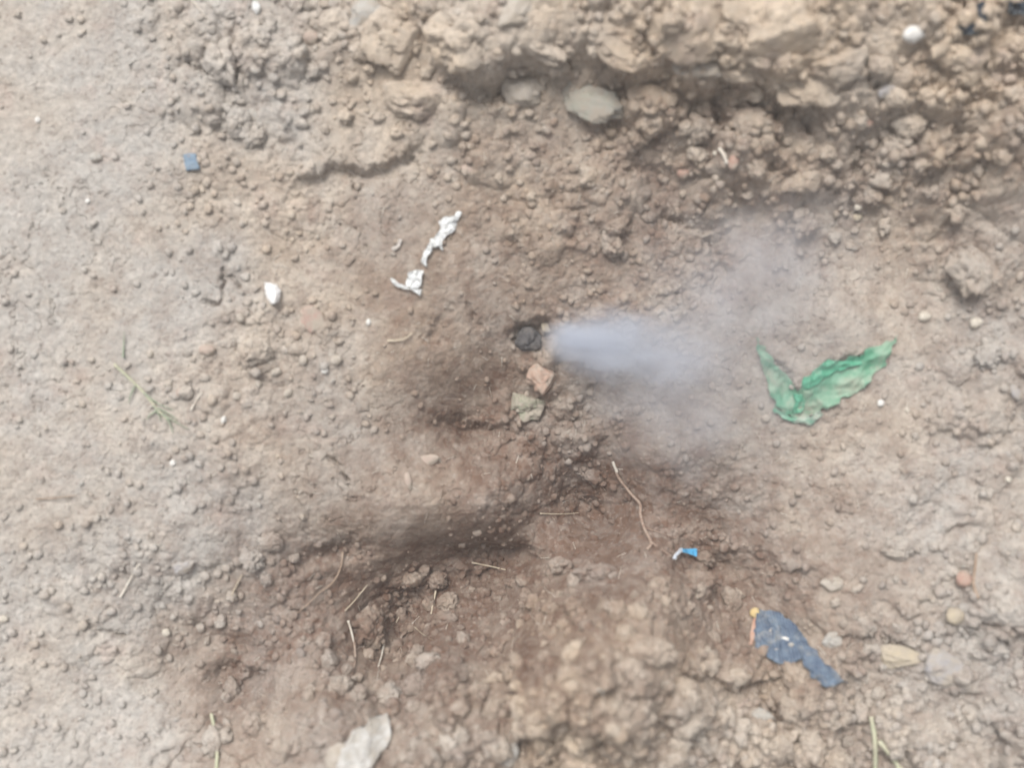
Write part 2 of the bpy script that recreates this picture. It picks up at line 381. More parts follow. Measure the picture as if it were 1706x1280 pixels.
def rock_mat(name, col, col2=None, dust=.35, rough=.85, dustcol=(.40, .35, .29), sc=1.0):
    s = NB(name); col2 = col2 or tuple(c * .72 for c in col)
    n = s.noise(70 * sc, 5, .65); base = s.mix(s.ramp(n, .35, .65), col, col2)
    n2 = s.noise(160 * sc, 5, .7)
    base = s.mix(s.ramp(n2, .35, .62, dust * .45, min(1, dust * 1.5)), base, dustcol)
    base = s.mix(s.ramp(s.noise(45 * sc, 4, .7), .5, .62, 0, min(1, dust * 1.6)), base, dustcol)
    base = s.mix(s.ramp(s.voro(500), .0, .25, .25, 0), base, (.15, .12, .1))
    s.bump(s.math('ADD', n2, s.math('MULTIPLY', s.noise(700, 3), .5)), .0012, .8)
    return s.fin(base, rough, .2)
def plain_mat(name, col, col2, dust=.3, rough=.6, spec=.3, sc=120, bumpd=.0006, trans=0):
    s = NB(name)
    base = s.mix(s.ramp(s.noise(sc, 4, .6), .35, .65), col, col2)
    base = s.mix(s.ramp(s.noise(sc * .5, 5, .7), .5, .75, 0, dust), base, (.38, .33, .27))
    s.bump(s.noise(sc * 3, 4, .6), bumpd, .7)
    s.fin(base, rough, spec)
    if trans: s.b.inputs['Transmission Weight'].default_value = 0
    return s.m

# ------------------------------------------------------------------ GROUND
co = np.stack([X.ravel(), Y.ravel(), Z.ravel()], 1)
idx = np.arange(NX * NY, dtype=np.int32).reshape(NY, NX)
fc = np.stack([idx[:-1, :-1].ravel(), idx[:-1, 1:].ravel(), idx[1:, 1:].ravel(), idx[1:, :-1].ravel()], 1)
gm = mesh_np('ground', co, fc)
for nm, arr in (('wet', WET_SHADE), ('tan', TAN)):  # 'wet' takes moisture together with painted-in shade
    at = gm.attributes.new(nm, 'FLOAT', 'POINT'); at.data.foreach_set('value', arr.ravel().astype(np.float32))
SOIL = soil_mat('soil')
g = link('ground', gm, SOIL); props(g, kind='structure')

def val_at(F, x, y):
    i = int(np.clip(np.searchsorted(ax, x), 0, NX - 1)); j = int(np.clip(np.searchsorted(ay, y), 0, NY - 1)); return float(F[j, i])

# ------------------------------------------------------------------ lumps of rock and clods
def rock_mesh(name, rx, ry, rz, seed, facet=.0, rough=.16, sub=4, fine=.05, puff=.0):
    bm = bmesh.new(); bmesh.ops.create_icosphere(bm, subdivisions=sub, radius=1)
    rr = random.Random(seed)
    planes = [(Vector((rr.gauss(0, 1), rr.gauss(0, 1), rr.gauss(0, .8))).normalized(), rr.uniform(.62, .9)) for _ in range(9)]
    off = Vector((seed * 3.17, seed * 1.31, seed * .77))
    for v in bm.verts:
        p = v.co.copy(); d = p.normalized()
        k = 1 + rough * 2 * mn.noise(d * 1.3 + off) + rough * mn.noise(d * 3.1 + off) + fine * mn.noise(d * 7 + off) + fine * .6 * mn.noise(d * 15 + off)
        if puff: k += puff * (abs(mn.noise(d * 2.2 - off)) + .55 * abs(mn.noise(d * 5 - off)) + .3 * abs(mn.noise(d * 11 - off))) * 1.6 - puff * .6
        if facet:
            for nn, dd in planes:
                q = d.dot(nn)
                if q > 0 and q * k > dd: k = k * (1 - facet) + facet * min(k, dd / q)
        v.co = Vector((d.x * k * rx, d.y * k * ry, d.z * k * rz))
    me = bpy.data.meshes.new(name); bm.to_mesh(me); bm.free()
    me.polygons.foreach_set('use_smooth', [True] * len(me.polygons))
    return me
_seed = [10]
def rock(name, px, py, wpx, hpx, ang, mat, label, cat, group=None, zf=.7, sink=.3, facet=.0, rough=.14, sub=4, tilt=0, fine=.05, puff=0):
    _seed[0] += 1; sd_ = _seed[0]
    rx = wpx / 1706 / 2; ry = hpx / 1706 / 2; rz = zf * min(rx, ry)
    if name == 'stone': sub, fine, rough, puff, facet, sink = 5, .07, .2, .10, .8, max(sink, .36)
    me = rock_mesh(name, rx, ry, rz, sd_, facet, rough, sub, fine, puff)
    p = P(px, py); z = gmean(p.x, p.y, max(rx, ry) * .6)
    o = link(name, me, mat, None, (p.x, p.y, z + rz * (1 - 2 * sink)))
    # keep it on its sight line after the lift
    dz = o.location.z; o.location.x, o.location.y = p2w(px, py, dz)
    o.rotation_euler = (R(tilt), 0, R(ang))
    props(o, label, cat, group)
    return o
def clod(px, py, wpx, hpx, ang, label, sink=.4, zf=.75, rough=.18, group='larger clods of earth', less_wet_shade=.12, facet=.55, puff=.38):
    p = P(px, py)
    o = rock('soil_clod', px, py, wpx, hpx, ang, None, label, 'clod', group, zf, sink, facet, rough * 1.3, 6 if wpx > 90 else (5 if wpx > 38 else 4), fine=.12, puff=puff)
    me = o.data; nn = len(me.vertices)
    for nm, F in (('wet', WET_SHADE), ('tan', TAN)):
        at = me.attributes.new(nm, 'FLOAT', 'POINT'); at.data.foreach_set('value', np.full(nn, max(0, val_at(F, p.x, p.y) - (less_wet_shade if nm == 'wet' else 0)), np.float32))
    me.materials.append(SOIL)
    return o
clod(365,103,56,72,15,'pale oval clod of earth at the top left, the largest on the flat grey ground')
clod(398,205,44,58,-10,'rough clod just below the pale oval clod and right of it')
clod(730,968,40,36,0,'round tan clod at the edge of the dark gully, a straw hanging below it', .15)
clod(425,585,52,46,0,'rounded clod among small pebbles below the white shard')
clod(607,1045,70,62,20,'big round clod on the left rim of the dark hollow')
clod(1160,972,62,60,0,'tan clod just below the bright blue scrap')
clod(1325,1132,40,52,30,'pale clod against the lower edge of the dark blue cloth')
clod(1082,1085,74,56,-10,'broad clod at the middle of the lower mound')
clod(1000,955,66,40,0,'clod below the dark gully, between the straw and the blue scrap')
clod(1625,455,62,80,10,'large knobbly clod near the right edge above the green plastic')
clod(1645,590,44,38,0,'small rounded clod near the right edge beside the green plastic')
clod(1340,300,58,40,20,'clod in the broken earth below the upper bank at right')
clod(1165,215,44,50,0,'clod right of the reddish cavity under the upper bank')
clod(1085,205,36,46,10,'clod beside the greenish stone')
clod(1250,205,50,56,-20,'long clod under the overhanging lip of the bank')
clod(1600,95,70,48,-15,'blocky clod below the black plastic scraps')
clod(1400,110,80,56,10,'wide clod on the upper bank left of the white pebble')
clod(310,655,28,26,0,'small round clod right of the green grass sprig', .3)

clod(450,905,46,34,0,'clod on the left bank above the dark hollow')
clod(985,790,36,30,0,'clod at the foot of the slope left of the brown root')
clod(1500,915,52,38,0,'low clod on the right slope left of the red pebble')

BL = [(655,55,120,90,-25,'pale worn block of earth left of the slab, at the very end of the bank'),(690,165,110,70,-10,'low pale block half sunk in the smooth ground below the end of the bank'),(560,40,60,50,10,'small pale block left of the pale grey stone at the top edge'),
 (775,62,150,120,10,'broad slab of pale earth at the left end of the upper bank'),(905,55,130,90,-20,'pale block of earth right of the slab at the left end of the bank'),
 (1040,70,140,90,-15,'block of earth hanging over the greenish stone'),(1150,45,120,110,0,'block of earth on the bank, left of the deep crack at the top edge'),
 (1300,45,170,120,10,'largest block of tan earth at the top edge, right of the deep crack'),(1345,135,110,70,-15,'tan block at the lip of the bank below the largest block'),
 
 (1230,115,80,50,-10,'small block wedged at the foot of the deep crack'),
 
 (1080,160,70,44,-10,'small crumbly block right of the greenish stone')]
for px, py, ww, hh, an, lb in BL: clod(px, py, ww, hh, an, lb, .52, .5, .24, 'blocks of earth along the upper bank', .12, .75, .14)
rq = random.Random(21); nC = 0
while nC < 270:
    px, py = rq.uniform(330, 1500), rq.uniform(930, 1275); t = P(px, py)
    if rq.random() > val_at(LUMP, t.x, t.y) ** 2: continue
    if math.hypot(px - 1325, py - 1075) < 95 or math.hypot(px - 607, py - 1235) < 70 or math.hypot(px - 1141, py - 922) < 30: continue
    d = 12 + 34 * rq.random() ** 2
    clod(px, py, d, d * rq.uniform(.7, 1), rq.uniform(0, 180), 'crumbly brown clod loose on the lower mound', .3, .8, .2, 'loose clods on the lower mound', rq.uniform(.12, .42)); nC += 1
nC = 0
while nC < 100:
    px, py = rq.uniform(820, 1706), rq.uniform(10, 420); t = P(px, py)
    if rq.random() > val_at(LUMP, t.x, t.y) ** 2 or math.hypot(px - 1522, py - 56) < 30 or math.hypot(px - 990, py - 170) < 66 or math.hypot(px - 1212, py - 262) < 26: continue
    d = 12 + 32 * rq.random() ** 2
    clod(px, py, d, d * rq.uniform(.7, 1), rq.uniform(0, 180), 'crumbly tan clod in the broken earth of the upper bank', .32, .8, .2, 'loose clods of the upper bank', rq.uniform(.05, .3)); nC += 1
for k in range(70):
    px, py = rq.uniform(345, 730), rq.uniform(2, 235)
    if math.hypot(px - 518, py - 62) < 24 or math.hypot(px - 610, py - 20) < 34: continue
    d = 9 + 26 * rq.random() ** 2
    clod(px, py, d, d * rq.uniform(.7, 1), rq.uniform(0, 180), 'small pale clod in the rubble left of the upper bank', .36, .8, .2, 'pale rubble left of the upper bank')

# past 300 clods the smallest are one heap of small clods
allc = sorted([o for o in C.objects if o.name.startswith('soil_clod')], key=lambda o: -max(o.dimensions))
def _size(o):
    a = np.empty(len(o.data.vertices) * 3, np.float32); o.data.vertices.foreach_get('co', a); a = a.reshape(-1, 3); return float(np.ptp(a[:, 0]) * np.ptp(a[:, 1]))
allc = sorted(allc, key=lambda o: (o['group'].startswith('loose') or o['group'].startswith('pale rubble'), -_size(o)))
vs, fs, at_w, at_t, nb = [], [], [], [], 0
for o in allc[292:]:
    me = o.data; a = np.empty(len(me.vertices) * 3, np.float32); me.vertices.foreach_get('co', a); a = a.reshape(-1, 3)
    c_, s_ = math.cos(o.rotation_euler.z), math.sin(o.rotation_euler.z)
    a = a @ np.array([[c_, s_, 0], [-s_, c_, 0], [0, 0, 1]], np.float32) + np.array(o.location[:], np.float32)
    f = np.empty(len(me.polygons) * 3, np.int32); me.loops.foreach_get('vertex_index', f); vs.append(a); fs.append(f.reshape(-1, 3) + nb); nb += len(a)
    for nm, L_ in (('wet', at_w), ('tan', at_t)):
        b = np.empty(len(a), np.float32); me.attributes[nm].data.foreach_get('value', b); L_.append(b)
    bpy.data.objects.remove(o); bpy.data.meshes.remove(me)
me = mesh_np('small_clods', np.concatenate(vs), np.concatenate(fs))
for nm, arr in (('wet', at_w), ('tan', at_t)):  # 'wet': moisture with painted-in shade
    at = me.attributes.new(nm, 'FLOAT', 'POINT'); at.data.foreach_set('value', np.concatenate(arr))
props(link('small_clods', me, SOIL), 'small crumbly clods strewn over the bank and the mound', 'clods', None, 'stuff')

def pebble(px, py, wpx, hpx, ang, mat, label, name='pebble', cat='pebble', **k):
    return rock(name, px, py, wpx, hpx, ang, mat, label, cat, k.pop('group', 'pebbles and chips in the soil'), k.pop('zf', .7), k.pop('sink', .25), k.pop('facet', .3), k.pop('rough', .12), k.pop('sub', 3), k.pop('tilt', 0))
M_white = rock_mat('white_stone', (.78, .77, .74), (.62, .61, .58), .15)
M_cream = rock_mat('cream_stone', (.62, .58, .5), (.52, .47, .4), .3)
M_pink = rock_mat('pink_stone', (.47, .36, .31), (.42, .33, .28), .45)
M_red = rock_mat('red_stone', (.44, .25, .20), (.40, .26, .21), .4)
M_brick = rock_mat('brick', (.46, .28, .21), (.48, .35, .28), .35, sc=1.2)
M_green = rock_mat('green_stone', (.36, .37, .31), (.40, .40, .37), .55)
M_moss = rock_mat('moss_stone', (.20, .27, .17), (.40, .37, .30), .55, sc=2.2)
M_grey = rock_mat('grey_stone', (.44, .44, .42), (.38, .37, .36), .45)
M_lav = rock_mat('lavender_stone', (.37, .365, .385), (.35, .34, .34), .45)
M_tanr = rock_mat('tan_stone', (.50, .43, .31), (.44, .38, .29), .45)
M_pale = rock_mat('pale_stone', (.50, .46, .41), (.45, .41, .37), .6)
M_black = rock_mat('black_plastic', (.025, .03, .04), (.05, .06, .08), .25, .5)
M_glass = rock_mat('glassy_shard', (.74, .76, .76), (.55, .56, .55), .12, .3)

pebble(1522,56,34,26,10,M_white,'smooth white oval pebble on the upper bank, left of the black scraps',zf=.8)
rock('brick_fragment',902,628,50,66,33,M_brick,'orange-pink brick fragment below the charred lump','brick fragment',None,.7,.25,.95,.22,5,fine=.07)
rock('mossy_stone',878,674,76,46,-14,M_moss,'green-stained stone just below the brick fragment','stone',None,.5,.4,.95,.3,5,fine=.14,puff=.3)
rock('stone',910,545,22,22,0,M_tanr,'small pale chip wedged above the charred lump','stone',None,.5,.35,.6,.12,3)
rock('stone',870,152,72,58,0,M_pale,'whitish-pink stone set in earth left of the greenish stone','stone',None,.5,.42,.6,.14,4)
rock('greenish_stone',990,170,124,50,-14,M_green,'long greenish-grey stone under the lip of the bank','stone',None,.6,.42,.7,.22,5,fine=.1,puff=.2)

rock('stone',567,1266,50,50,0,M_pale,'pinkish stone touching the white angular stone','stone',None,.5,.35,.6,.14,4)
rock('stone',610,20,46,60,-30,M_grey,'pale grey stone cut by the top edge, left of centre','stone',None,.5,.4,.6,.14,4)

rock('stone',862,15,50,70,-35,M_pale,'pale streak of stone at the top edge above the whitish-pink stone','stone',None,.4,.5,.5,.14,4)
rock('stone',1158,110,72,34,-8,M_pale,'whitish flat stone at the lip of the bank','stone',None,.5,.35,.6,.14,4)
rock('stone',1500,1095,80,42,-12,M_tanr,'tan-yellow stone right of the dark blue cloth','stone',None,.5,.35,.6,.12,4)
rock('stone',1578,1112,96,58,-25,M_lav,'bluish-grey flat stone right of the tan-yellow stone','stone',None,.35,.4,.5,.12,4)
rock('stone',305,944,40,26,15,M_lav,'small lavender-grey stone on the left bank','stone',None,.5,.3,.6,.12,4)

rock('stone',1388,974,38,30,-30,M_pale,'pale pinkish stone above the dark blue cloth','stone',None,.6,.3,.6,.12,4)
rock('stone',1385,1068,30,36,0,M_grey,'small light grey stone beside the right end of the dark blue cloth','stone',None,.6,.3,.6,.12,4)
rock('stone',1270,1195,38,26,0,M_grey,'pale grey stone below the dark blue cloth','stone',None,.6,.35,.6,.12,4)
rock('stone',846,1258,34,50,10,M_grey,'grey-white stone at the bottom edge, right of the white angular stone','stone',None,.6,.35,.6,.12,4)
rock('stone',520,530,44,54,10,rock_mat('rose_stone',(.42,.27,.23),(.38,.29,.25),.5),'dull reddish stone below and right of the white shard','stone',None,.3,.42,.5,.14,4)

rock('stone',420,190,26,18,-25,M_grey,'small grey chip beside the clods at the top left','stone',None,.6,.3,.6,.12,3)
rock('stone',1480,150,30,24,0,M_lav,'small lavender chip in the upper bank below the white pebble','stone',None,.6,.3,.6,.12,3)

pebble(518,62,24,24,0,M_pink,'round pink pebble near the top edge, left of the pale grey stone')
pebble(345,583,30,20,0,M_pink,'pink oval pebble left of the rounded clod')
pebble(1222,268,18,28,-10,M_red,'reddish oval pebble beside a white twig')
pebble(1606,966,28,28,0,M_red,'red round pebble beside an upright twig at the right')
pebble(1038,380,13,13,0,M_red,'tiny red pebble above the smoke')
pebble(1592,1028,30,30,0,M_tanr,'tan pebble below the red round pebble')
pebble(1521,251,15,20,0,M_pink,'small pale pink pebble in the broken earth at right')
pebble(1540,528,22,18,0,M_cream,'cream pebble right of the green plastic')
pebble(1625,538,20,20,0,M_cream,'small cream pebble by the right-hand clods')
pebble(1692,655,16,30,25,M_lav,'lavender sliver at the right edge')
pebble(372,700,9,14,-20,M_white,'tiny white pebble right of the grass sprig')
pebble(288,772,11,11,0,M_white,'tiny white pebble below the grass sprig')
pebble(541,617,13,13,0,M_white,'tiny white pebble among crumbs right of the rounded clod')
pebble(63,200,9,11,0,M_white,'tiny white pebble at the far left of the flat grey ground')
pebble(146,335,9,9,0,M_white,'tiny white pebble below and left of the blue square')
pebble(1467,672,12,13,0,M_white,'tiny white chip right of the green plastic')
pebble(1511,683,7,10,0,M_cream,'speck-sized cream chip right of the tiny white chip')
pebble(1680,800,11,12,0,M_cream,'tiny cream chip near the right edge')
pebble(427,12,14,22,20,M_glass,'tiny glassy chip at the top edge')
pebble(277,1055,14,14,0,M_cream,'tiny cream pebble on the lower left bank')
pebble(5,1032,16,12,0,M_cream,'tiny cream pebble at the left edge')
pebble(614,537,9,11,0,M_white,'tiny white chip below the white fibre scraps')
pebble(160,262,22,16,0,M_grey,'small grey pebble left of the blue square')
pebble(680,802,14,30,10,M_pink,'small orange-pink chip on the smooth slab')
pebble(712,766,44,20,12,M_pink,'flat orange-pink chip above the smooth slab',zf=.4,sink=.4)
pebble(778,282,22,14,-30,M_pink,'orange-pink sliver above the white fibre scraps')
pebble(1192,255,9,9,0,M_cream,'speck of cream grit near the white twig')
pebble(1430,345,14,12,0,M_cream,'small cream pebble in the right-hand slope below the upper bank')
pebble(1428,362,16,14,0,M_tanr,'small tan pebble just below a cream one in the right-hand slope')
pebble(1580,437,9,14,0,M_tanr,'tiny yellowish pebble left of the large knobbly clod')
pebble(303,655,20,18,0,M_pink,'small pinkish pebble touching a round clod by the grass')
pebble(1110,178,16,14,0,M_red,'tiny reddish pebble right of the greenish stone')
pebble(1448,205,16,16,0,M_red,'tiny reddish pebble in the crack below the bank')
pebble(1138,288,22,18,0,M_red,'reddish pebble sunk in a small cavity of the slope')
for px, py, ww in ((238,150,8),(250,590,14),(152,600,12),(280,640,16),(395,660,16),(460,620,18),(505,600,18),(480,655,16),(430,640,14),(560,600,20),(400,530,16)):
    pebble(px,py,ww,ww*.85,random.uniform(0,180),random.choice([M_pale,M_grey,M_pale]),'dusty little grey pebble half sunk in the left-hand ground',group='dusty grey pebbles in the left-hand ground')

# ------------------------------------------------------------------ thin sheets: plastic, cloth, paper
def smoothstep(t): return t * t * (3 - 2 * t)
def poly_at(pts, t):
    t = min(max(t, 0), 1) * (len(pts) - 1); i = min(int(t), len(pts) - 2); u = t - i
    return tuple(pts[i][k] * (1 - u) + pts[i + 1][k] * u for k in range(2))
def sheet(name, edge_a, edge_b, mat, parent=None, nu=46, nv=26, lift=.002, crum=.004, cs=.02, thick=.0006, ragged=3.0, seed=1, arch=0.0, ridges=0, ridge_h=0.0, org=None):
    """a crumpled sheet between two photograph outlines, lying on the soil"""
    top = []; off = Vector((seed * 5.1, seed * 2.3, seed))
    hm = {}
    for i in range(nu):
        for j in range(nv):
            s_ = i / (nu - 1); t_ = j / (nv - 1)
            a = poly_at(edge_a, s_); b = poly_at(edge_b, s_)
            px = a[0] * (1 - t_) + b[0] * t_; py = a[1] * (1 - t_) + b[1] * t_
            eb = 1 if min(s_, 1 - s_, t_, 1 - t_) < .001 else max(0, 1 - min(s_, 1 - s_, t_, 1 - t_) * 8)
            q = Vector((px / 1706, py / 1706, 0))
            px += ragged * eb * mn.noise(q * 130 + off) * 2; py += ragged * eb * mn.noise(q * 130 + off + Vector((9, 0, 0))) * 2
            x, y = p2w(px, py, 0.0); hm[i, j] = (px, py)
    pts = []
    for i in range(nu):
        for j in range(nv):
            px, py = hm[i, j]; p = P(px, py)
            z = .4 * gz(p.x, p.y) + .6 * gmean(p.x, p.y, .005)
            q = Vector((p.x, p.y, 0))
            c = 1 - abs(mn.noise(q / cs + off)) * 2.2 + .5 * (1 - abs(mn.noise(q / (cs * .4) + off)) * 2)
            s_ = i / (nu - 1); t_ = j / (nv - 1)
            z += lift + crum * c * .6 + arch * math.sin(math.pi * t_)
            if ridges: z += ridge_h * abs(math.sin(s_ * math.pi * ridges))
            x, y = p2w(px, py, z); pts.append(Vector((x, y, z)))
    o0 = org if org is not None else sum(pts, Vector()) / len(pts)
    co_ = [p - o0 for p in pts] + [p - o0 - Vector((0, 0, thick)) for p in pts]; N = nu * nv
    f = []
    for i in range(nu - 1):
        for j in range(nv - 1):
            a = i * nv + j; f.append((a, a + 1, a + nv + 1, a + nv)); f.append((N + a, N + a + nv, N + a + nv + 1, N + a + 1))
    ring = [(i, 0) for i in range(nu)] + [(nu - 1, j) for j in range(1, nv)] + [(i, nv - 1) for i in range(nu - 2, -1, -1)] + [(0, j) for j in range(nv - 2, 0, -1)]
    ring = [i * nv + j for i, j in ring]
    for k in range(len(ring)):
        a, b = ring[k], ring[(k + 1) % len(ring)]; f.append((a, b, N + b, N + a))
    me = mesh_np(name, [tuple(c) for c in co_], f)
    bm = bmesh.new(); bm.from_mesh(me); bmesh.ops.recalc_face_normals(bm, faces=bm.faces); bm.to_mesh(me); bm.free()
    return link(name, me, mat, parent, (0, 0, 0) if parent else o0)

M_bag = plain_mat('green_plastic', (.12, .33, .22), (.38, .50, .42), .8, .45, .4, 60)
M_bagd = plain_mat('dark_green_plastic', (.06, .32, .19), (.12, .38, .25), .5, .45, .4, 60)
M_bagp = plain_mat('dusty_green_plastic', (.10, .30, .19), (.26, .38, .28), .9, .5, .35, 45)
base = P(1325, 655); bag = empty('plastic_bag', base)
props(bag, 'torn green plastic bag, V-shaped and half buried in the right-hand slope', 'plastic bag')
sheet('film', [(1260,560),(1274,580),(1292,604),(1310,628),(1330,648),(1360,632),(1400,612),(1440,592),(1478,570),(1496,560)],
      [(1262,580),(1272,622),(1284,664),(1304,688),(1332,700),(1368,684),(1408,664),(1440,646),(1474,606),(1494,570)], M_bagp, bag, nu=120, nv=30, lift=.0022, crum=.0055, cs=.022, seed=3, ragged=5, org=base)
sheet('inner_fold', [(1335,642),(1352,620),(1378,600),(1400,601),(1438,590)], [(1336,656),(1362,640),(1388,624),(1410,614),(1442,600)], M_bagd, bag, nu=40, nv=14, lift=.005, crum=.005, cs=.010, seed=4, ragged=3, org=base)
sheet('inner_fold', [(1322,658),(1326,672),(1322,686)], [(1336,660),(1340,674),(1336,690)], M_bagd, bag, nu=20, nv=12, lift=.004, crum=.005, cs=.010, seed=44, ragged=3, org=base)
sheet('torn_edge', [(1285,672),(1310,690),(1335,697),(1352,690),(1372,684)], [(1288,684),(1316,703),(1338,708),(1355,702),(1375,692)], M_bag, bag, nu=34, nv=10, lift=.002, crum=.005, cs=.010, seed=5, ragged=5, org=base)

M_cloth = NB('navy_cloth')
_c = M_cloth
_b = _c.mix(_c.ramp(_c.noise(90, 5, .7), .35, .65), (.06, .09, .15), (.14, .19, .25))
_b = _c.mix(_c.ramp(_c.noise(55, 5, .75), .48, .64, 0, .8), _b, (.30, .30, .29))
wv = _c.t.nodes.new('ShaderNodeTexWave'); wv.inputs['Scale'].default_value = 120; wv.inputs['Distortion'].default_value = 2; _c.lk(_c.tc.outputs['Object'], wv.inputs['Vector'])
_b = _c.mix(_c.ramp(wv.outputs['Fac'], .3, .7, 0, .35), _b, (.22, .27, .33))
_c.bump(wv.outputs['Fac'], .0006, .8); M_cloth = _c.fin(_b, .8, .2)
base = P(1320, 1075); cl = empty('cloth_scrap', base)
props(cl, 'dark navy blue scrap of cloth with a narrow tail, yellow knob at its upper corner', 'cloth')
sheet('cloth', [(1262,1018),(1298,1020),(1325,1042),(1346,1068),(1362,1090),(1385,1115),(1412,1138)], [(1256,1062),(1262,1085),(1290,1103),(1318,1110),(1336,1098),(1352,1128),(1378,1148)], M_cloth, cl, nu=60, nv=34, lift=.0015, crum=.007, cs=.018, seed=6, arch=.003, ragged=3, org=base)
sheet('edging', [(1256,1030),(1252,1045),(1250,1060),(1248,1075)], [(1265,1030),(1264,1045),(1258,1060),(1253,1075)], plain_mat('orange_edging', (.48, .27, .19), (.55, .38, .30), .5), cl, nu=20, nv=6, lift=.006, crum=.002, seed=7, ragged=1, org=base)
ym = rock_mesh('knob', .0052, .0058, .004, 5, .3, .1, 3); p = P(1255, 1019, .007)
link('knob', ym, rock_mat('yellow_knob', (.66, .50, .22), (.60, .48, .28), .15), cl, p - base)
for q_, (a_, b_, r_) in enumerate(((1303,1063,.0032),(1314,1071,.0022),(1290,1081,.0024),(1281,1047,.0022))):
    p = P(a_, b_, .0085); link('fleck', rock_mesh('fleck', r_ * 1.5, r_, .0008, 30 + q_, .3, .15, 2), M_white if q_ == 0 else M_grey, cl, p - base)

base = P(1140, 922); bs = empty('plastic_scrap', base)
props(bs, 'bright blue plastic scrap with a white edge, tucked behind a tan clod', 'plastic scrap')
M_blue = plain_mat('blue_plastic', (.06, .34, .62), (.12, .42, .68), .15, .35, .5)
sheet('blue_film', [(1133,914),(1145,915),(1155,915),(1162,916)], [(1133,921),(1145,922),(1155,926),(1161,928)], M_blue, bs, nu=24, nv=12, lift=.014, crum=.003, cs=.01, seed=8, ragged=1.5, org=base)
sheet('white_edge', [(1121,932),(1125,924),(1131,915),(1137,914)], [(1127,933),(1129,927),(1134,921),(1138,920)], plain_mat('white_film', (.7, .74, .8), (.55, .62, .7), .1, .4), bs, nu=20, nv=8, lift=.014, crum=.002, cs=.01, seed=9, ragged=1, org=base)

M_sq = plain_mat('slate_blue', (.17, .24, .32), (.20, .27, .34), .2, .6)
o = sheet('tile_chip', [(304,257),(325,255)], [(310,284),(332,280)], M_sq, nu=14, nv=14, lift=.003, crum=.0012, thick=.003, ragged=.6, seed=10)
props(o, 'small slate-blue square chip lying flat on the grey ground at the upper left', 'chip')
M_paper = plain_mat('white_fibre', (.80, .82, .82), (.56, .57, .56), .4, .8, .1, 260, .0010)
def scrap(name, a, b, label, mat=M_paper, group=None, cat='paper scrap', **k):
    o = sheet(name, a, b, mat, **k); return props(o, label, cat, group)
GF = 'shreds of white fibre'
scrap('paper_shred', [(750,354),(735,374),(724,392),(713,408)], [(772,360),(760,377),(745,396),(728,412)], 'largest white paper shred, at the upper right end of the torn row', group=GF, nu=34, nv=20, lift=.002, crum=.0035, cs=.008, seed=11, ragged=8)
scrap('paper_shred', [(714,402),(706,420),(702,440)], [(722,406),(714,424),(709,446)], 'thin twisted white shred joining the large one to the ribbed one', group=GF, nu=26, nv=8, lift=.003, crum=.003, cs=.008, seed=12, ragged=3)
scrap('paper_shred', [(681,452),(678,465),(674,480)], [(705,450),(702,466),(698,480)], 'square ribbed white paper shred above the lower strip', group=GF, nu=22, nv=30, lift=.004, crum=.003, cs=.006, seed=13, ragged=2, ridges=0)
scrap('paper_shred', [(650,466),(660,478),(672,482),(702,482)], [(654,464),(664,472),(678,479),(700,490)], 'curved white strip at the lower left end of the torn row', group=GF, nu=34, nv=8, lift=.004, crum=.002, cs=.01, seed=14, ragged=2)
scrap('paper_shred', [(664,398),(660,408),(652,414)], [(669,400),(665,412),(658,420)], 'small faint white shred left of the torn row', mat=plain_mat('faint_fibre', (.62, .57, .53), (.52, .48, .44), .3, .8), group=GF, nu=18, nv=8, lift=.002, crum=.002, cs=.008, seed=15, ragged=2)
scrap('shell_shard', [(441,471),(442,490),(450,507)], [(460,472),(468,484),(464,504)], 'white curved shard with a bright upper half, among cracked soil at the left', mat=plain_mat('shell', (.86, .86, .86), (.7, .69, .68), .06, .35, .4), cat='shard', nu=24, nv=18, lift=.003, crum=.002, cs=.02, seed=16, ragged=1.5, arch=.005, thick=.0012)
M_blk = plain_mat('black_film', (.02, .03, .045), (.08, .10, .12), .3, .5, .3, 90)
scrap('stone_flake', [(571,1244),(588,1218),(606,1212),(614,1200),(646,1188)], [(556,1292),(590,1298),(616,1282),(632,1262),(651,1232)], 'greyish-white angular flake at the bottom edge, leaning up to the right', mat=rock_mat('flake_stone', (.60, .60, .59), (.46, .46, .44), .3), cat='stone flake', nu=34, nv=26, lift=.004, crum=.004, cs=.018, seed=61, ragged=2, arch=.004, thick=.004)
GB = 'black plastic scraps on the upper bank'
scrap('plastic_scrap', [(1585,46),(1600,40),(1615,40),(1632,44)], [(1588,60),(1600,62),(1615,60),(1630,54)], 'black plastic scrap right of the white oval pebble', M_blk, GB, 'plastic scrap', nu=24, nv=16, lift=.002, crum=.005, cs=.01, seed=17, ragged=5)
scrap('plastic_scrap', [(1627,6),(1630,22),(1636,40)], [(1642,4),(1644,20),(1642,36)], 'upright narrow black plastic scrap near the top right', M_blk, GB, 'plastic scrap', nu=20, nv=12, lift=.003, crum=.005, cs=.01, seed=18, ragged=4)
scrap('plastic_scrap', [(1680,2),(1690,4),(1716,0)], [(1678,20),(1694,26),(1716,24)], 'black plastic scrap in the top right corner', M_blk, GB, 'plastic scrap', nu=24, nv=16, lift=.003, crum=.005, cs=.01, seed=19, ragged=4)

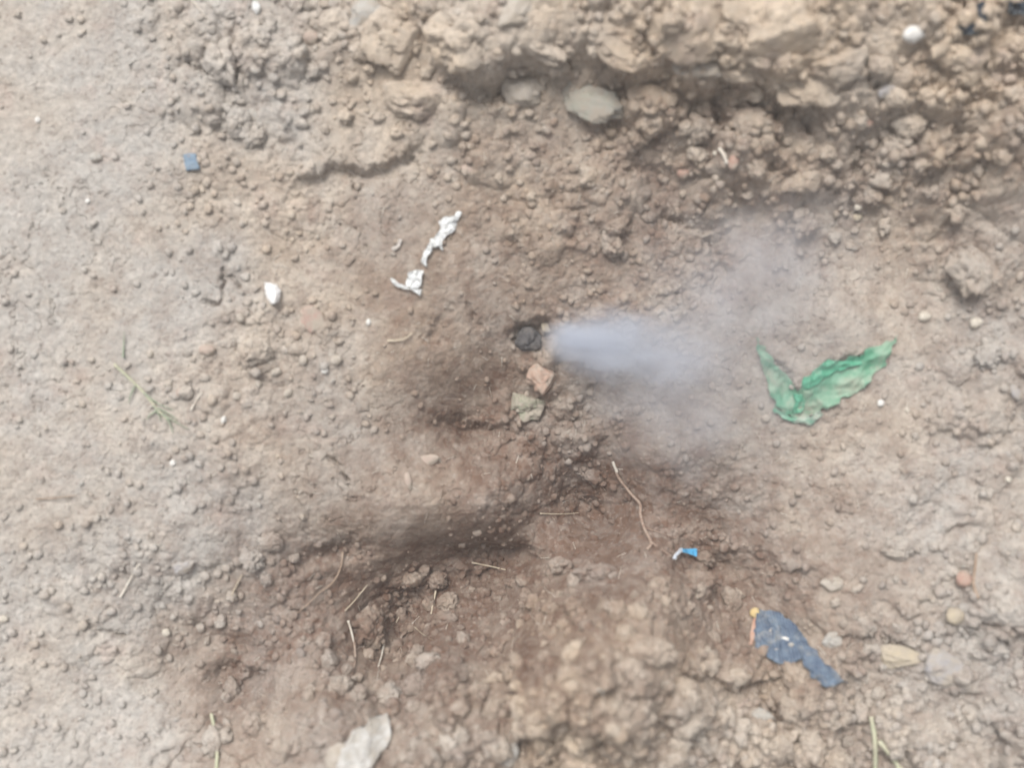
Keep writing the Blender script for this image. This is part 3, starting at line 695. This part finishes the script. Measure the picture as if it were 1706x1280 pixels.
# ------------------------------------------------------------------ roots, straws, grass
def tube_mesh(name, pts, radii, seg=7):
    bm = bmesh.new(); rings = []
    for i, p in enumerate(pts):
        a = pts[max(i - 1, 0)]; b = pts[min(i + 1, len(pts) - 1)]; t = (b - a).normalized()
        up = Vector((0, 0, 1)) if abs(t.z) < .9 else Vector((1, 0, 0)); s_ = t.cross(up).normalized(); u_ = s_.cross(t)
        rings.append([bm.verts.new(p + (s_ * math.cos(2 * math.pi * k / seg) + u_ * math.sin(2 * math.pi * k / seg)) * radii[i]) for k in range(seg)])
    for i in range(len(rings) - 1):
        for k in range(seg): bm.faces.new((rings[i][k], rings[i][(k + 1) % seg], rings[i + 1][(k + 1) % seg], rings[i + 1][k]))
    bm.faces.new(rings[0][::-1]); bm.faces.new(rings[-1])
    bmesh.ops.recalc_face_normals(bm, faces=bm.faces)
    me = bpy.data.meshes.new(name); bm.to_mesh(me); bm.free(); me.polygons.foreach_set('use_smooth', [True] * len(me.polygons)); return me
def catmull(pts, per=6):
    out = []; q = [pts[0]] + list(pts) + [pts[-1]]
    for i in range(1, len(q) - 2):
        for k in range(per):
            t = k / per; a, b, c, d = q[i - 1], q[i], q[i + 1], q[i + 2]
            out.append(tuple(.5 * (2 * b[m] + (c[m] - a[m]) * t + (2 * a[m] - 5 * b[m] + 4 * c[m] - d[m]) * t * t + (3 * b[m] - a[m] - 3 * c[m] + d[m]) * t ** 3) for m in range(2)))
    out.append(tuple(pts[-1])); return out
def strand(name, pxs, r0, r1, mat, label=None, cat=None, group=None, lift=.002, arch=.0, parent=None, org=None, wob=.8, seg=7):
    c = catmull(pxs); zs = []
    base_ = [P(a + random.uniform(-wob, wob), b + random.uniform(-wob, wob)) for a, b in c]
    zz = [gmean(p.x, p.y, .003) for p in base_]
    n_ = len(zz)
    sm = [max(sum(zz[max(0, i - 3):i + 4]) / len(zz[max(0, i - 3):i + 4]), zz[i] - .001) for i in range(n_)]
    pts = []
    for i, (a, b) in enumerate(c):
        z = sm[i] + lift + arch * math.sin(math.pi * i / (n_ - 1)); x, y = p2w(a, b, z); pts.append(Vector((x, y, z)))
    o0 = org if org is not None else pts[0].copy()
    rad = [(r0 + (r1 - r0) * i / (n_ - 1)) * (1 + .18 * mn.noise(Vector((i * .9, r0 * 9000, 0)))) for i in range(n_)]
    o = link(name, tube_mesh(name, [p - o0 for p in pts], rad, seg), mat, parent, (0, 0, 0) if parent else o0)
    if label: props(o, label, cat, group)
    return o
M_straw = plain_mat('straw', (.62, .54, .42), (.52, .44, .33), .15, .6)
M_strawp = plain_mat('pale_straw', (.74, .70, .62), (.62, .56, .48), .1, .6)
M_root = plain_mat('root_bark', (.30, .21, .165), (.42, .33, .27), .6, .8, .1, 300)
M_stem = plain_mat('pale_stem', (.50, .48, .36), (.44, .46, .32), .2, .6)
M_grass = plain_mat('grass_blade', (.27, .33, .23), (.34, .38, .29), .6, .6)
M_twig = plain_mat('twig', (.30, .22, .16), (.40, .31, .24), .25, .8)

base = P(1050, 830); rt = empty('root', base); props(rt, 'brown root with a pale cut top running down the dark slope beside the smoke', 'root')
strand('main_root', [(1023,773),(1030,795),(1050,822),(1066,840),(1067,858),(1073,880),(1085,905),(1078,916)], .0014, .0017, M_root, parent=rt, org=base, lift=.004)
strand('side_root', [(1074,880),(1100,888),(1128,898)], .0006, .0003, M_root, parent=rt, org=base, lift=.004)
strand('side_root', [(1086,904),(1095,912),(1108,920),(1118,926)], .0012, .0005, M_root, parent=rt, org=base, lift=.003)
strand('cut_end', [(1021,770),(1024,778),(1028,787)], .0014, .0015, M_strawp, parent=rt, org=base, lift=.0044)

base = P(195, 610); gs = empty('grass_sprig', base); props(gs, 'wilted pale green grass sprig lying on the grey ground at the left', 'grass sprig')
strand('stem', [(190,607),(215,630),(240,655),(262,682),(280,700)], .0013, .0011, M_stem, parent=gs, org=base, lift=.002)
for pts_ in ([(256,676),(264,690),(268,702)],[(262,680),(278,688),(296,700)],[(270,690),(290,702),(315,716)],[(240,655),(262,672),(290,684)],[(225,642),(218,658),(214,672)],[(262,684),(250,692),(244,700)],[(278,698),(284,708),(288,722)]):
    strand('blade', pts_, .0012, .0003, M_grass, parent=gs, org=base, lift=.003, seg=5)
base = P(205, 575); o = strand('dry_leaf', [(207,553),(206,575),(205,596)], .0003, .0012, M_grass, 'short grey-green blade leaf standing above the grass sprig', 'leaf', lift=.003)
base = P(1625, 960); tw = strand('twig', [(1627,922),(1624,948),(1622,975),(1630,998)], .0012, .0016, M_twig, 'upright pale brown twig beside the red round pebble', 'twig', lift=.004)
strand('twig', [(1198,247),(1206,258),(1211,272)], .0020, .0016, M_strawp, 'short white twig beside the reddish oval pebble', 'twig', lift=.004)
base = P(1458, 1230); ds = empty('forked_straw', base); props(ds, 'forked dry straw-coloured stem at the bottom right', 'dry stem')
strand('branch', [(1451,1195),(1455,1215),(1458,1245),(1458,1285)], .0022, .0022, M_stem, parent=ds, org=base, lift=.004)
strand('branch', [(1464,1236),(1478,1252),(1490,1268),(1502,1288)], .0026, .0024, M_stem, parent=ds, org=base, lift=.004)
strand('straw', [(352,1190),(358,1220),(362,1250),(360,1290)], .0017, .0017, M_stem, 'straight greyish dry stem at the bottom edge, lower left', 'straw', lift=.003)
ST = [([(200,996),(212,975),(222,955),(233,940)],.0010,M_strawp,'bright kinked straw on the lower left bank'),
 ([(383,1000),(392,980),(403,958)],.0009,M_straw,'faint straw right of the bright kinked straw'),
 ([(786,938),(812,943),(842,950)],.0011,M_straw,'stiff straw lying level across the dark gully'),
 ([(726,985),(722,1005),(718,1024)],.0012,M_straw,'short straw hanging below the round tan clod'),
 ([(640,1072),(636,1092),(630,1112)],.0011,M_strawp,'pale straw in the dark hollow below the big round clod'),
 ([(575,1018),(592,1000),(612,975)],.0008,M_straw,'thin curved straw left of the dark hollow'),
 ([(580,1035),(586,1055),(590,1075)],.0013,M_strawp,'thick pale straw across the big round clod'),
 ([(318,684),(326,668),(336,655)],.0009,M_strawp,'bright curved straw right of the grass sprig'),
 ([(318,-4),(332,14),(348,32)],.0007,M_strawp,'fine white straw at the top edge, left'),
 ([(571,920),(568,945),(555,970),(530,990)],.0010,M_twig,'brown rootlet dangling over the left bank'),
 ([(530,990),(512,1008),(495,1022)],.0007,M_twig,'thin end of a rootlet below the left bank'),
 ([(900,856),(935,857),(965,855)],.0006,M_straw,'faint straw lying level above the dark gully'),
 ([(1160,275),(1156,245),(1160,220)],.0007,M_straw,'thin upright straw under the lip of the bank'),
 ([(1240,135),(1243,118)],.0008,M_straw,'tiny upright straw on the lip of the bank'),
 ([(1540,275),(1570,272),(1600,270)],.0005,M_straw,'hair-thin straw in the broken earth at right'),
 ([(1480,340),(1500,348),(1500,330)],.0005,M_straw,'bent hair-thin straw in the right-hand slope'),
 ([(645,568),(670,566),(686,556)],.0010,M_straw,'dull straw below the white paper shreds'),
 ([(60,832),(95,830),(125,826)],.0008,M_twig,'dull brown straw near the left edge'),
 ([(590,1070),(592,1100),(586,1125)],.0012,M_root,'short brown rootlet below the big round clod'),
 ([(1022,778),(1030,782),(1038,782)],.0004,M_strawp,'fine hair beside the cut top of the root'),
 ([(690,1045),(705,1058),(722,1068)],.0005,M_straw,'fine straw inside the dark hollow'),
 ([(660,1038),(666,1026),(670,1016)],.0006,M_straw,'short fine straw at the top of the dark hollow'),
 ([(1232,1180),(1245,1165),(1252,1148)],.0008,M_pink,'pinkish fibre below the dark blue cloth'),
 ([(1006,1160),(1000,1150),(994,1152)],.0007,M_strawp,'tiny pale straw on the lower mound')]
for pts_, r_, m_, l_ in ST:
    strand('straw', pts_, r_, r_ * .55, m_, l_, 'straw', 'loose straws and rootlets', lift=.0035)
# countless hair-fine fibres in the dust
rr = random.Random(4); V = []; F = []
for k in range(520):
    px, py = rr.uniform(-80, 1786), rr.uniform(-80, 1360); a = rr.uniform(0, math.pi); L = rr.uniform(.003, .010); p = P(px, py)
    cur = [];
    for q in range(5):
        t = q / 4 - .5; x = p.x + math.cos(a) * L * t; y = p.y + math.sin(a) * L * t + L * .25 * t * t * rr.choice((-1, 1)); cur.append(Vector((x, y, gz(x, y) + .0015)))
    r_ = rr.uniform(.00016, .00030)
    m0 = tube_mesh('t', cur, [r_] * 5, 4); b0 = len(V)
    V += [tuple(v.co) for v in m0.vertices]
    F += [tuple(b0 + i for i in pl.vertices) for pl in m0.polygons if len(pl.vertices) == 4]
    bpy.data.meshes.remove(m0)
o = link('fibres', mesh_np('fibres', V, F), M_strawp); props(o, 'hair-fine pale plant fibres strewn through the soil', 'fibres', None, 'stuff')

# ------------------------------------------------------------------ loose crumbs (nobody could count them)
rng = np.random.default_rng(5); NCR = 17000
protos = [rock_mesh('t', 1, 1, .8, 200 + k, .4, .22, 2, .1) for k in range(12)]
pv = [np.array([v.co[:] for v in m.vertices], np.float32) for m in protos]; pf = np.array([p.vertices[:] for p in protos[0].polygons], np.int32)
for m in protos: bpy.data.meshes.remove(m)
cxs = rng.uniform(-.62, .62, NCR * 3); cys = rng.uniform(-.5, .5, NCR * 3)
ii = np.clip(np.searchsorted(ax, cxs), 0, NX - 1); jj = np.clip(np.searchsorted(ay, cys), 0, NY - 1)
keep = rng.random(NCR * 3) < (.03 + 1.05 * LUMP[jj, ii] ** 1.35) * np.clip(.35 + 1.2 * (fbm(cxs.astype(np.float32), cys.astype(np.float32), .06, 300, 3) + .25), .1, 1)
cxs, cys, ii, jj = (a[keep][:NCR] for a in (cxs, cys, ii, jj))
VV = []; FF = []; Wt = []; Tn = []; nvp = len(pv[0])
for k in range(len(cxs)):
    r_ = .0009 + .0052 * rng.random() ** 2.8; r_ *= .7 + .5 * LUMP[jj[k], ii[k]]
    a, b, c = rng.uniform(0, 6.28, 3); v = pv[k % 12] * (r_ * np.array([1, rng.uniform(.65, 1), rng.uniform(.55, .85)], np.float32))
    ca, sa = math.cos(a), math.sin(a); v = v @ np.array([[ca, sa, 0], [-sa, ca, 0], [0, 0, 1]], np.float32)
    v = v + np.array([cxs[k], cys[k], Z[jj[k], ii[k]] + r_ * .25], np.float32)
    VV.append(v); FF.append(pf + k * nvp); Wt.append(np.full(nvp, WET_SHADE[jj[k], ii[k]] - .20 * rng.random() + .06)); Tn.append(np.full(nvp, TAN[jj[k], ii[k]] + rng.uniform(-.2, .2)))
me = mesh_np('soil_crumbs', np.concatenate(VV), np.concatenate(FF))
for nm, arr in (('wet', Wt), ('tan', Tn)):  # 'wet': moisture with painted-in shade
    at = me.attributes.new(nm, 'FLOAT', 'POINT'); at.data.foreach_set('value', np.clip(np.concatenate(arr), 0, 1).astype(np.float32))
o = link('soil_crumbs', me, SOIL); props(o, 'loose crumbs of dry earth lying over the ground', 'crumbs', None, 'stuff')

# ------------------------------------------------------------------ charred lump in the pit
rock('charred_lump', 881, 566, 44, 46, 10, rock_mat('char', (.075, .075, .08), (.11, .105, .105), .05), 'dark grey charred lump in a small pit at the left end of the smoke jet', 'charred lump', None, .8, .1, .4, .2, 5, fine=.1, puff=.25)

# ------------------------------------------------------------------ smoke
def smoke_mat(name, dens, col, build):
    m = bpy.data.materials.new(name); m.use_nodes = True; t = m.node_tree; t.nodes.clear()
    s = NB.__new__(NB); s.m = m; s.t = t; s.tc = t.nodes.new('ShaderNodeTexCoord')
    out = t.nodes.new('ShaderNodeOutputMaterial'); v = t.nodes.new('ShaderNodeVolumePrincipled')
    v.inputs['Color'].default_value = (*col, 1); v.inputs['Anisotropy'].default_value = 0.0
    s.lk(s.math('MULTIPLY', build(s), dens), v.inputs['Density']); s.lk(v.outputs[0], out.inputs['Volume'])
    m.cycles.volume_step_rate = .35
    return m
def plume_mesh(name, axis_pts, sides=28):
    """axis_pts: (x, y, z, half width, half height) in metres"""
    bm = bmesh.new(); rings = []
    for x, y, z, hw, hh in axis_pts:
        rings.append([bm.verts.new((x, y + hw * math.cos(2 * math.pi * k / sides), z + hh * math.sin(2 * math.pi * k / sides))) for k in range(sides)])
    for i in range(len(rings) - 1):
        for k in range(sides): bm.faces.new((rings[i][k], rings[i][(k + 1) % sides], rings[i + 1][(k + 1) % sides], rings[i + 1][k]))
    bm.faces.new(rings[0][::-1]); bm.faces.new(rings[-1]); bmesh.ops.recalc_face_normals(bm, faces=bm.faces)
    me = bpy.data.meshes.new(name); bm.to_mesh(me); bm.free(); return me
# local frame: x runs along the jet 0..LJ, radius grows with x
def jet():
    zc0, zc1 = .006, .045
    a = Vector((*p2w(893, 560, zc0), zc0)); b = Vector((*p2w(1290, 612, zc1), zc1)); L = (b - a).length
    r0, r1 = .010, .078
    ax_ = []
    N = 14
    for i in range(N + 1):
        t = i / N; r = (r0 + (r1 - r0) * t ** .45) * (1.0 if t < .8 else math.sqrt(max(.02, 1 - ((t - .8) / .2) ** 2)))
        ax_.append((t * L, 0, 0, r, r))
    def dens(s):
        sx = s.t.nodes.new('ShaderNodeSeparateXYZ'); s.lk(s.tc.outputs['Object'], sx.inputs[0]); x, y, z = sx.outputs
        t = s.math('DIVIDE', x, L); tc = s.math('MAXIMUM', t, 0.001)
        r = s.math('ADD', r0, s.math('MULTIPLY', s.math('POWER', tc, .45), r1 - r0))
        d = s.math('DIVIDE', s.math('SQRT', s.math('ADD', s.math('MULTIPLY', y, y), s.math('MULTIPLY', z, z))), r)
        mpn = s.t.nodes.new('ShaderNodeMapping'); mpn.inputs['Scale'].default_value = (.35, 1, 1); s.lk(s.tc.outputs['Object'], mpn.inputs['Vector'])
        nz = s.noise(45, 5, .65, mpn.outputs[0], .6); nn = s.ramp(nz, .3, .7, -.25, .25)
        d = s.math('ADD', d, nn)
        body = s.ramp(d, .0, .8, 1, 0)
        along = s.math('MULTIPLY', s.ramp(t, .0, .16, .0, 1), s.ramp(t, .15, .95, 1, 0))
        thin = s.math('DIVIDE', .03, s.math('ADD', r, .004))
        return s.math('MULTIPLY', s.math('MULTIPLY', body, along), thin)
    o = link('smoke', plume_mesh('smoke', ax_), smoke_mat('dense_smoke', 100, (.79, .84, .92), dens), None, a)
    o.rotation_euler = (b - a).to_track_quat('X', 'Z').to_euler()
    props(o, 'dense bluish-grey jet of smoke blowing right from the charred lump', 'smoke', None, 'stuff')
jet()
def veil(px, py, z, rx, ry, rz, ang, dn, label, seed):
    bm = bmesh.new(); bmesh.ops.create_icosphere(bm, subdivisions=4, radius=1)
    for v in bm.verts:
        k = .96 + .08 * mn.noise(v.co * 1.5 + Vector((seed, 0, 0))); v.co *= k
    me = bpy.data.meshes.new('smoke'); bm.to_mesh(me); bm.free()
    for v in me.vertices: v.co = (v.co.x * rx, v.co.y * ry, v.co.z * rz)
    def dens(s):
        sx = s.t.nodes.new('ShaderNodeVectorMath'); sx.operation = 'MULTIPLY'; s.lk(s.tc.outputs['Object'], sx.inputs[0]); sx.inputs[1].default_value = (1 / rx, 1 / ry, 1 / rz)
        ln = s.t.nodes.new('ShaderNodeVectorMath'); ln.operation = 'LENGTH'; s.lk(sx.outputs[0], ln.inputs[0])
        nz = s.noise(20 + seed, 4, .6, None, .5); d = s.math('ADD', ln.outputs['Value'], s.ramp(nz, .3, .7, 0, .35))
        return s.ramp(d, .15, .95, 1, 0)
    o = link('smoke', me, smoke_mat('thin_smoke', dn, (.86, .88, .94), dens), None, (*p2w(px, py, z), z)); o.rotation_euler = (0, 0, R(ang))
    props(o, label, 'smoke', None, 'stuff')
veil(1120, 690, .035, .125, .095, .045, -35, 11, 'thin smoke spreading over the slope below the jet', 1)
veil(1270, 430, .05, .150, .090, .04, 20, 12, 'thin lilac smoke drifting above the jet towards the upper right', 3)
veil(1230, 560, .06, .235, .165, .05, 0, 6.5, 'faint smoke hanging over the whole right-hand slope around the jet', 5)

# ------------------------------------------------------------------ dusty, smoky air over the whole place
bm = bmesh.new(); bmesh.ops.create_cube(bm, size=1)
me = bpy.data.meshes.new('haze'); bm.to_mesh(me); bm.free()
for v in me.vertices: v.co = (v.co.x * 19, v.co.y * 19, -1.1 if v.co.z < 0 else 1.1)
hm_ = bpy.data.materials.new('haze'); hm_.use_nodes = True; t = hm_.node_tree; t.nodes.clear()
ou = t.nodes.new('ShaderNodeOutputMaterial'); vv = t.nodes.new('ShaderNodeVolumePrincipled'); vv.inputs['Color'].default_value = (.93, .93, .94, 1); vv.inputs['Density'].default_value = .05
t.links.new(vv.outputs[0], ou.inputs['Volume'])
props(link('haze', me, hm_), 'thin dusty air over the ground', 'haze', None, 'stuff')
